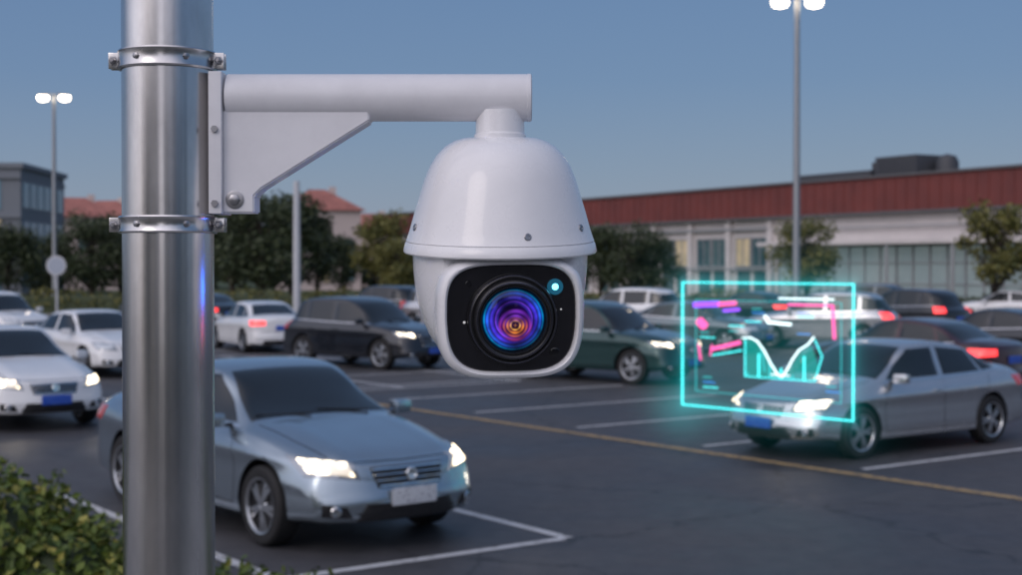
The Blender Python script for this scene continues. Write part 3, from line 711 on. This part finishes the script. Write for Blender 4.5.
obj('housing', b.mesh('housing', [M_cwhite], angle=50, fixn=True), be)
M_panel = pmat('front_glass_panel', (.006, .006, .008), .08, coat=.6, noise=(60, (.010, .010, .013), .4, .7, .1))
b = MB(); ringstack(b, [(62.4,51.2,62),(62.4,51.2,74),(61.4,50.2,75.2),(1,1,75.2)], 0, True)
obj('front_panel', b.mesh('panel', [M_panel], fixn=True), be)
LM = T(0,0,LC*u)@RX(90)
LO = 3.2
def lp(l): return [(r*u, d*u) for r, d in l]
def lpo(l): return [(r*u, (d+LO)*u) for r, d in l]
M_barrel = pmat('lens_barrel', (.012, .012, .014), .28, coat=.2)
b = MB()
lathe(b, lpo([(43.5,71),(43.5,79),(42.5,81.5),(41,82.5),(40.2,82.5),(39.6,80.5),(38.8,80.5),(38.4,85),(37.6,87.5),(35.5,88.4),(34.2,88),(33.8,85),(33.0,85),(32.6,86.6),(31.6,86.6),(31.2,84),(30.6,79),(28,74)]), 96, LM, 0, cap=False)
obj('lens_barrel', b.mesh('lens_barrel', [M_barrel], angle=30, fixn=False), be)
M_ring = pmat('lens_ring', (.18, .18, .24), .2, 1)
b = MB(); lathe(b, lpo([(36.6,87.6),(36.4,88.7),(35.8,88.8),(35.6,88.0)]), 96, LM, 0, cap=False); lathe(b, lpo([(42.9,80.4),(42.3,82.0),(41.9,82.1),(41.6,82.0)]), 96, LM, 0, cap=False); obj('lens_ring', b.mesh('lens_ring', [M_ring]), be)
def lensmat():
    m = bpy.data.materials.new('lens_painted_reflections'); m.use_nodes = True; nt = m.node_tree; N = nt.nodes; L = nt.links; p = N['Principled BSDF']
    tc = N.new('ShaderNodeTexCoord'); sp = N.new('ShaderNodeSeparateXYZ'); L.new(tc.outputs['Object'], sp.inputs[0])
    def math_(op, a, b=None, c=None):
        n = N.new('ShaderNodeMath'); n.operation = op
        for i, q in enumerate((a, b, c)):
            if q is None: continue
            if isinstance(q, (int, float)): n.inputs[i].default_value = q
            else: L.new(q, n.inputs[i])
        return n.outputs[0]
    x = math_('MULTIPLY', sp.outputs[0], 1/(31*u)); z = math_('MULTIPLY', sp.outputs[2], 1/(31*u))
    def off(ox, oz, sx=1, sz=1):
        x2 = math_('MULTIPLY', math_('SUBTRACT', x, ox), sx); z2 = math_('MULTIPLY', math_('SUBTRACT', z, oz), sz)
        return math_('SQRT', math_('ADD', math_('MULTIPLY', x2, x2), math_('MULTIPLY', z2, z2)))
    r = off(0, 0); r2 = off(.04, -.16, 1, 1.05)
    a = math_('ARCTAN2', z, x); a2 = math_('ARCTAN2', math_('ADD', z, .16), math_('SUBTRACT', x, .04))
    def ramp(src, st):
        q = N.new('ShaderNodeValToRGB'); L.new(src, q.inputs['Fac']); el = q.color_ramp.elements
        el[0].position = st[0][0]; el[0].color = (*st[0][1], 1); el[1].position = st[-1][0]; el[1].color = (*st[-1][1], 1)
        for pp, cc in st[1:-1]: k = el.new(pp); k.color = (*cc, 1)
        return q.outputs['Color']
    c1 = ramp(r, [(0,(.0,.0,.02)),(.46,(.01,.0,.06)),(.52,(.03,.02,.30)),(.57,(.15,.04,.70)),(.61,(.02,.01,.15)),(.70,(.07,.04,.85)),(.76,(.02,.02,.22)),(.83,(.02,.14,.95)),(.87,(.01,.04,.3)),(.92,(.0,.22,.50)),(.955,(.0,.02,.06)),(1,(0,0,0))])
    # coloured internal reflections painted as emission: warm low in the glass, violet high
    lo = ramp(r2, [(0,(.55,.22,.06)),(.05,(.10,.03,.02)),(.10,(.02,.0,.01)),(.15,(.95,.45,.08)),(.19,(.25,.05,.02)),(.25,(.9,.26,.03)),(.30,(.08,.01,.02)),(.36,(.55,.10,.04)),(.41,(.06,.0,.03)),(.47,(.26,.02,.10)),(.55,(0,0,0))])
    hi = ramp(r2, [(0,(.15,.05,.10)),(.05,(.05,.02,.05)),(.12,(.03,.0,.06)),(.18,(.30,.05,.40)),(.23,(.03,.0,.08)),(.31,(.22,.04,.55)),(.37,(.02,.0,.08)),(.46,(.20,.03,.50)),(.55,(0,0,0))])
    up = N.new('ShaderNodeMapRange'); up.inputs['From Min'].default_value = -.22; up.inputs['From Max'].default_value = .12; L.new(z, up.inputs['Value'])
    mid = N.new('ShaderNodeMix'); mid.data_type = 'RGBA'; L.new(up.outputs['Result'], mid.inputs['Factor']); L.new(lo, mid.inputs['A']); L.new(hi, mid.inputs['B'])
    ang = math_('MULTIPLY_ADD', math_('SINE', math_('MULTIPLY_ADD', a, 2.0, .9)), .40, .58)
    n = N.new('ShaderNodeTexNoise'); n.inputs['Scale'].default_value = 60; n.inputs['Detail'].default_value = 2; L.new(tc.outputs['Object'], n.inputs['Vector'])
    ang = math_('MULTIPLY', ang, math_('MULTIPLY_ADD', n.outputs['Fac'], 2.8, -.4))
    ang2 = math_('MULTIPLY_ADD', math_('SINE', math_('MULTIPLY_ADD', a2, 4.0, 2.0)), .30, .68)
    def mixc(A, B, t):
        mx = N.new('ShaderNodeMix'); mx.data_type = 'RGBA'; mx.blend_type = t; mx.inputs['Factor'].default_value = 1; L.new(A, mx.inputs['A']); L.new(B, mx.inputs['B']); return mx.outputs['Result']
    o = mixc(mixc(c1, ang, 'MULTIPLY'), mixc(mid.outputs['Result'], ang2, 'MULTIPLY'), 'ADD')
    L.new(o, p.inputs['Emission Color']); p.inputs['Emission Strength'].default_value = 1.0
    p.inputs['Base Color'].default_value = (.004,.004,.01,1); p.inputs['Roughness'].default_value = .03; p.inputs['Specular IOR Level'].default_value = .35
    return m
M_lens = lensmat()
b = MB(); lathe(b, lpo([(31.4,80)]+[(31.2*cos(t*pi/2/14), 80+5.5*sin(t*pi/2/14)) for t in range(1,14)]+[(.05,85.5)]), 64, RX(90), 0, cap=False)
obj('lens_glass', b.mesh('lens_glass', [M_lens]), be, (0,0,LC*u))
M_cy = pmat('status_led', (.1,.5,.6), .2, emis=(.15,.75,1.0), es=4); M_wd = pmat('white_dot', (.6,.6,.6), .4, emis=(1,1,1), es=.3)
M_led_halo = pmat('led_bezel_glow', (.01,.03,.05), .2, emis=(.02,.22,.38), es=.35)  # halo of the LED painted onto its bezel as faint emission
b = MB(); LP = lambda x, z: T(x*u, -75*u, (LC+z)*u)@RX(90)
lathe(b, lp([(7.8,0),(7.8,2),(7.2,2.8),(6.6,2.8),(6.2,1.5),(.1,1.5)]), 32, LP(42,30), 3, cap=False); lathe(b, lp([(3.2,1.6),(2.6,3.0),(.1,3.4)]), 24, LP(42,30), 1, cap=False)
lathe(b, lp([(5,0),(5,1.2),(4,1.6),(.1,1.6)]), 24, LP(42,-34), 0, cap=False); lathe(b, lp([(1.4,0),(1.2,.9),(.1,1)]), 12, LP(-46,-3), 2, cap=False); lathe(b, lp([(1.0,0),(.8,.9),(.1,1)]), 12, LP(48,8), 2, cap=False)
lathe(b, lp([(3,0),(3,1.2),(2.5,1.6),(.1,1.6)]), 24, LP(-42,34), 0, cap=False)
obj('indicator_leds', b.mesh('leds', [M_gloss, M_cy, M_wd, M_led_halo]), be)
M_ab = pmat('streak_emitter_blue', (.02,.05,.5), .2, emis=(.02,.14,1.0), es=38); M_ar = pmat('streak_emitter_red', (.5,.02,.02), .2, emis=(1.0,.10,.05), es=12)  # unseen emitters added behind the ball for blue and red streaks on the pole
b = MB()
box(b, (-68*u,50*u,(138-296)*u), (9*u,12*u,22*u), 0, 2*u); box(b, (-52*u,44*u,(138-336)*u), (10*u,12*u,18*u), 1, 2*u)
obj('pole_streak_emitters', b.mesh('streak_emitters', [M_ab, M_ar]), be)

# ------------------------------------------------------------------ hologram
def emat(name, col, s, alpha=1.0):
    m = bpy.data.materials.new(name); m.use_nodes = True; nt = m.node_tree; N = nt.nodes; L = nt.links; N.clear()
    o = N.new('ShaderNodeOutputMaterial'); e = N.new('ShaderNodeEmission'); e.inputs[0].default_value = (*col, 1); e.inputs[1].default_value = s
    t = N.new('ShaderNodeBsdfTransparent'); mx = N.new('ShaderNodeMixShader'); mx.inputs[0].default_value = alpha
    L.new(t.outputs[0], mx.inputs[1]); L.new(e.outputs[0], mx.inputs[2]); L.new(mx.outputs[0], o.inputs[0]); return m
hx = Vector((3.5-1.965, 14.5-16.25, 0)); W = hx.length; HH = 1.4
def glowmat():  # halo and lower-left haze of the frame painted as additive emission
    m = bpy.data.materials.new('holo_glow'); m.use_nodes = True; nt = m.node_tree; N = nt.nodes; L = nt.links; N.clear()
    def M_(op, a, b=None, c=None):
        n = N.new('ShaderNodeMath'); n.operation = op
        for i, q in enumerate((a, b, c)):
            if q is None: continue
            if isinstance(q, (int, float)): n.inputs[i].default_value = q
            else: L.new(q, n.inputs[i])
        return n.outputs[0]
    tc = N.new('ShaderNodeTexCoord'); sp = N.new('ShaderNodeSeparateXYZ'); L.new(tc.outputs['Object'], sp.inputs[0])
    dx = M_('SUBTRACT', M_('ABSOLUTE', M_('SUBTRACT', sp.outputs[0], W/2)), W/2); dz = M_('SUBTRACT', M_('ABSOLUTE', M_('SUBTRACT', sp.outputs[2], HH/2)), HH/2)
    ox = M_('MAXIMUM', dx, 0); oz = M_('MAXIMUM', dz, 0)
    outd = M_('SQRT', M_('ADD', M_('MULTIPLY', ox, ox), M_('MULTIPLY', oz, oz)))
    ins = M_('MINIMUM', M_('MAXIMUM', dx, dz), 0)
    d = M_('ABSOLUTE', M_('ADD', outd, ins))
    g = M_('MULTIPLY', M_('EXPONENT', M_('MULTIPLY', d, -22)), .20)
    g2 = M_('MULTIPLY', M_('EXPONENT', M_('MULTIPLY', outd, -5)), .05)
    lx = M_('ADD', sp.outputs[0], .05); lz = M_('SUBTRACT', sp.outputs[2], .0)
    dl = M_('ADD', M_('MULTIPLY', lx, lx), M_('MULTIPLY', M_('MULTIPLY', lz, lz), 1.6))
    g3 = M_('MULTIPLY', M_('EXPONENT', M_('MULTIPLY', dl, -6)), .13)
    e = N.new('ShaderNodeEmission'); e.inputs[0].default_value = (.05,.85,.9,1); L.new(M_('ADD', M_('ADD', g, g2), g3), e.inputs[1])
    t = N.new('ShaderNodeBsdfTransparent'); a = N.new('ShaderNodeAddShader'); o = N.new('ShaderNodeOutputMaterial')
    L.new(t.outputs[0], a.inputs[0]); L.new(e.outputs[0], a.inputs[1]); L.new(a.outputs[0], o.inputs[0]); return m
H_c = emat('holo_cyan', (.08,.88,.9), 2.6); H_c2 = emat('holo_cyan_thin', (.06,.70,.74), 1.3, .8); H_fill = emat('holo_fill', (.03,.75,.66), .75, .50)
H_p = emat('holo_pink', (1.0,.12,.42), 1.8); H_v = emat('holo_violet', (.28,.08,1.0), 2.2); H_w = emat('holo_white', (.75,.95,1.0), 2.6); H_b = emat('holo_blue', (.05,.35,1.0), 1.6, .8)
he2 = empty('hologram_display', (1.965, 16.25, .88), (0,0,math.atan2(hx.y, hx.x)))
def hl_(mb, pts, w, mi, closed=False, y=0):
    pts = [Vector((a*W, y, b*HH)) for a, b in pts]
    if closed: pts.append(pts[0])
    for a, b in zip(pts, pts[1:]):
        d = (b-a).normalized(); L_ = (b-a).length
        M = T(*((a+b)/2))@d.to_track_quat('X','Y').to_matrix().to_4x4()
        box(mb, (0,0,0), (L_+w*.98, w, w), mi, 0, M)
hm = MB()
hl_(hm, [(0,0),(1,0),(1,1),(0,1)], .011, 0, True)
hl_(hm, [(.08,.12),(.93,.12),(.93,.86),(.08,.86)], .005, 1, True, .02)
hl_(hm, [(.10,.82),(.22,.83)], .06, 3, False, -.02); hl_(hm, [(.25,.83),(.33,.84)], .045, 2, False, -.02); hl_(hm, [(.125,.68),(.14,.66)], .07, 2, False, -.02); hl_(hm, [(.28,.78),(.36,.79)], .03, 3, False, -.03)
hl_(hm, [(.52,.74),(.54,.70),(.66,.69)], .026, 4, False, -.02); hl_(hm, [(.60,.885),(.90,.885)], .014, 4, False, -.02); hl_(hm, [(.66,.84),(.90,.84),(.91,.60)], .022, 2, False, -.035)
hl_(hm, [(.20,.47),(.36,.53)], .036, 2, False, -.02); hl_(hm, [(.20,.42),(.38,.47)], .010, 0, False, -.02); hl_(hm, [(.11,.50),(.125,.38)], .014, 2, False, -.02); hl_(hm, [(.20,.50),(.19,.42)], .012, 2, False, -.03)
hl_(hm, [(.40,.56),(.40,.27),(.80,.27),(.84,.46),(.80,.58)], .007, 0, False, -.02)
curve = [(.39,.57),(.44,.575),(.48,.55),(.52,.48),(.56,.38),(.60,.30),(.625,.29),(.65,.34),(.68,.42),(.72,.50),(.77,.545),(.80,.60)]
hl_(hm, curve, .012, 4, False, -.04)
hl_(hm, [(.50,.50),(.52,.32)], .008, 1, False, -.03); hl_(hm, [(.56,.30),(.66,.30)], .010, 4, False, -.03)
for i in range(6): hl_(hm, [(.42+i*.065,.275),(.42+i*.065,.30+.05*((i*7) % 4))], .012, (1,6)[i % 2], False, -.03)
for i, (a, b_) in enumerate([(.14,.24),(.14,.20),(.14,.16),(.86,.24),(.86,.20),(.30,.66),(.30,.62),(.70,.62),(.40,.70),(.44,.80),(.44,.77),(.12,.56),(.12,.60),(.70,.78),(.70,.75)]):
    hl_(hm, [(a,b_),(a+.05+.02*(i % 3),b_)], .008, (1,5,0)[i % 3], False, -.01)
obj('glowing_lines', hm.mesh('holo', [H_c, H_c2, H_p, H_v, H_w, H_b, H_c], smooth=False), he2)
hm = MB(); hm.add([(-.9,0,-.8),(W+.8,0,-.8),(W+.8,0,HH+.8),(-.9,0,HH+.8)], [[0,1,2,3]], 0)
hm.add([(.40*W,-.01,.27*HH),(.62*W,-.01,.27*HH),(.62*W,-.01,.29*HH),(.56*W,-.01,.38*HH),(.50*W,-.01,.51*HH),(.44*W,-.01,.57*HH),(.40*W,-.01,.56*HH)], [[0,1,2,3,4,5,6]], 1)
hm.add([(.62*W,-.012,.27*HH),(.80*W,-.012,.27*HH),(.82*W,-.012,.38*HH),(.78*W,-.012,.54*HH),(.72*W,-.012,.49*HH),(.65*W,-.012,.34*HH),(.625*W,-.012,.29*HH)], [[0,1,2,3,4,5,6]], 1)
obj('glow_fill_sheet', hm.mesh('glow_fill_sheet', [glowmat(), H_fill], smooth=False), he2)

# ------------------------------------------------------------------ world, sun, camera
w = bpy.data.worlds.new('World'); scene.world = w; w.use_nodes = True; N = w.node_tree.nodes; L = w.node_tree.links
bg = N['Background']; sk = N.new('ShaderNodeTexSky'); sk.sky_type = 'NISHITA'; sk.sun_disc = False; sk.sun_elevation = radians(5); sk.sun_rotation = radians(215)
sk.altitude = 0; sk.air_density = 1.0; sk.dust_density = .6; sk.ozone_density = 2.5
tc = N.new('ShaderNodeTexCoord'); sp = N.new('ShaderNodeSeparateXYZ'); L.new(tc.outputs['Generated'], sp.inputs[0])
rp = N.new('ShaderNodeValToRGB'); L.new(sp.outputs['Z'], rp.inputs['Fac']); el = rp.color_ramp.elements
el[0].position = 0; el[0].color = (.265,.315,.42,1); el[1].position = 1; el[1].color = (.15,.21,.35,1)
for pp, cc in ((.06,(.21,.28,.41)),(.13,(.15,.235,.40)),(.22,(.12,.205,.38)),(.45,(.13,.21,.37))):
    q = el.new(pp); q.color = (*cc,1)
tw = N.new('ShaderNodeMix'); tw.data_type = 'RGBA'; tw.blend_type = 'MIX'; tw.inputs['Factor'].default_value = .82
sc1 = N.new('ShaderNodeVectorMath'); sc1.operation = 'SCALE'; sc1.inputs['Scale'].default_value = 1/.12*1.12; L.new(rp.outputs['Color'], sc1.inputs[0])
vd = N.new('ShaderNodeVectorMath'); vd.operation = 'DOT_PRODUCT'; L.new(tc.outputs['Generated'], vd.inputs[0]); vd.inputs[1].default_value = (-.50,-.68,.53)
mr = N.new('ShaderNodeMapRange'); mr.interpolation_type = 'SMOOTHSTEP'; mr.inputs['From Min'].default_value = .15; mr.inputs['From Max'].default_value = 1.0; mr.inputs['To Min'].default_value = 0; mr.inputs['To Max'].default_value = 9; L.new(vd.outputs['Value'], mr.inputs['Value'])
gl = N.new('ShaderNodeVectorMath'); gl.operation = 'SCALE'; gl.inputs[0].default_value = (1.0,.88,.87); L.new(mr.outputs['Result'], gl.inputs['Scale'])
L.new(sk.outputs[0], tw.inputs['A']); L.new(sc1.outputs[0], tw.inputs['B'])
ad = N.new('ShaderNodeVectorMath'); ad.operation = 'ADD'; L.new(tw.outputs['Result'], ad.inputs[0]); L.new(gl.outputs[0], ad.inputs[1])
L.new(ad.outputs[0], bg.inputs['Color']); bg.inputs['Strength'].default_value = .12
sl = bpy.data.lights.new('sun', 'SUN'); sl.energy = .4; sl.angle = radians(25); sl.color = (1, .88, .80)
so = bpy.data.objects.new('sun', sl); coll.objects.link(so)
az = radians(215); el_ = radians(30)
sd = Vector((sin(az)*cos(el_), cos(az)*cos(el_), sin(el_)))
so.rotation_euler = (-sd).to_track_quat('-Z','Y').to_euler(); so.location = (0,0,30)
cam = bpy.data.cameras.new('camera'); co = bpy.data.objects.new('camera', cam); coll.objects.link(co)
cam.lens = 50; cam.sensor_width = 36; cam.clip_end = 5000; cam.clip_start = .05
co.location = (0,0,2.46); co.rotation_euler = (radians(90)-math.atan(21/1422),0,0)
cam.dof.use_dof = True; cam.dof.focus_distance = 1.66; cam.dof.aperture_fstop = 8.5
scene.camera = co
scene.view_settings.view_transform = 'Standard'; scene.view_settings.look = 'None'; scene.view_settings.exposure = 0
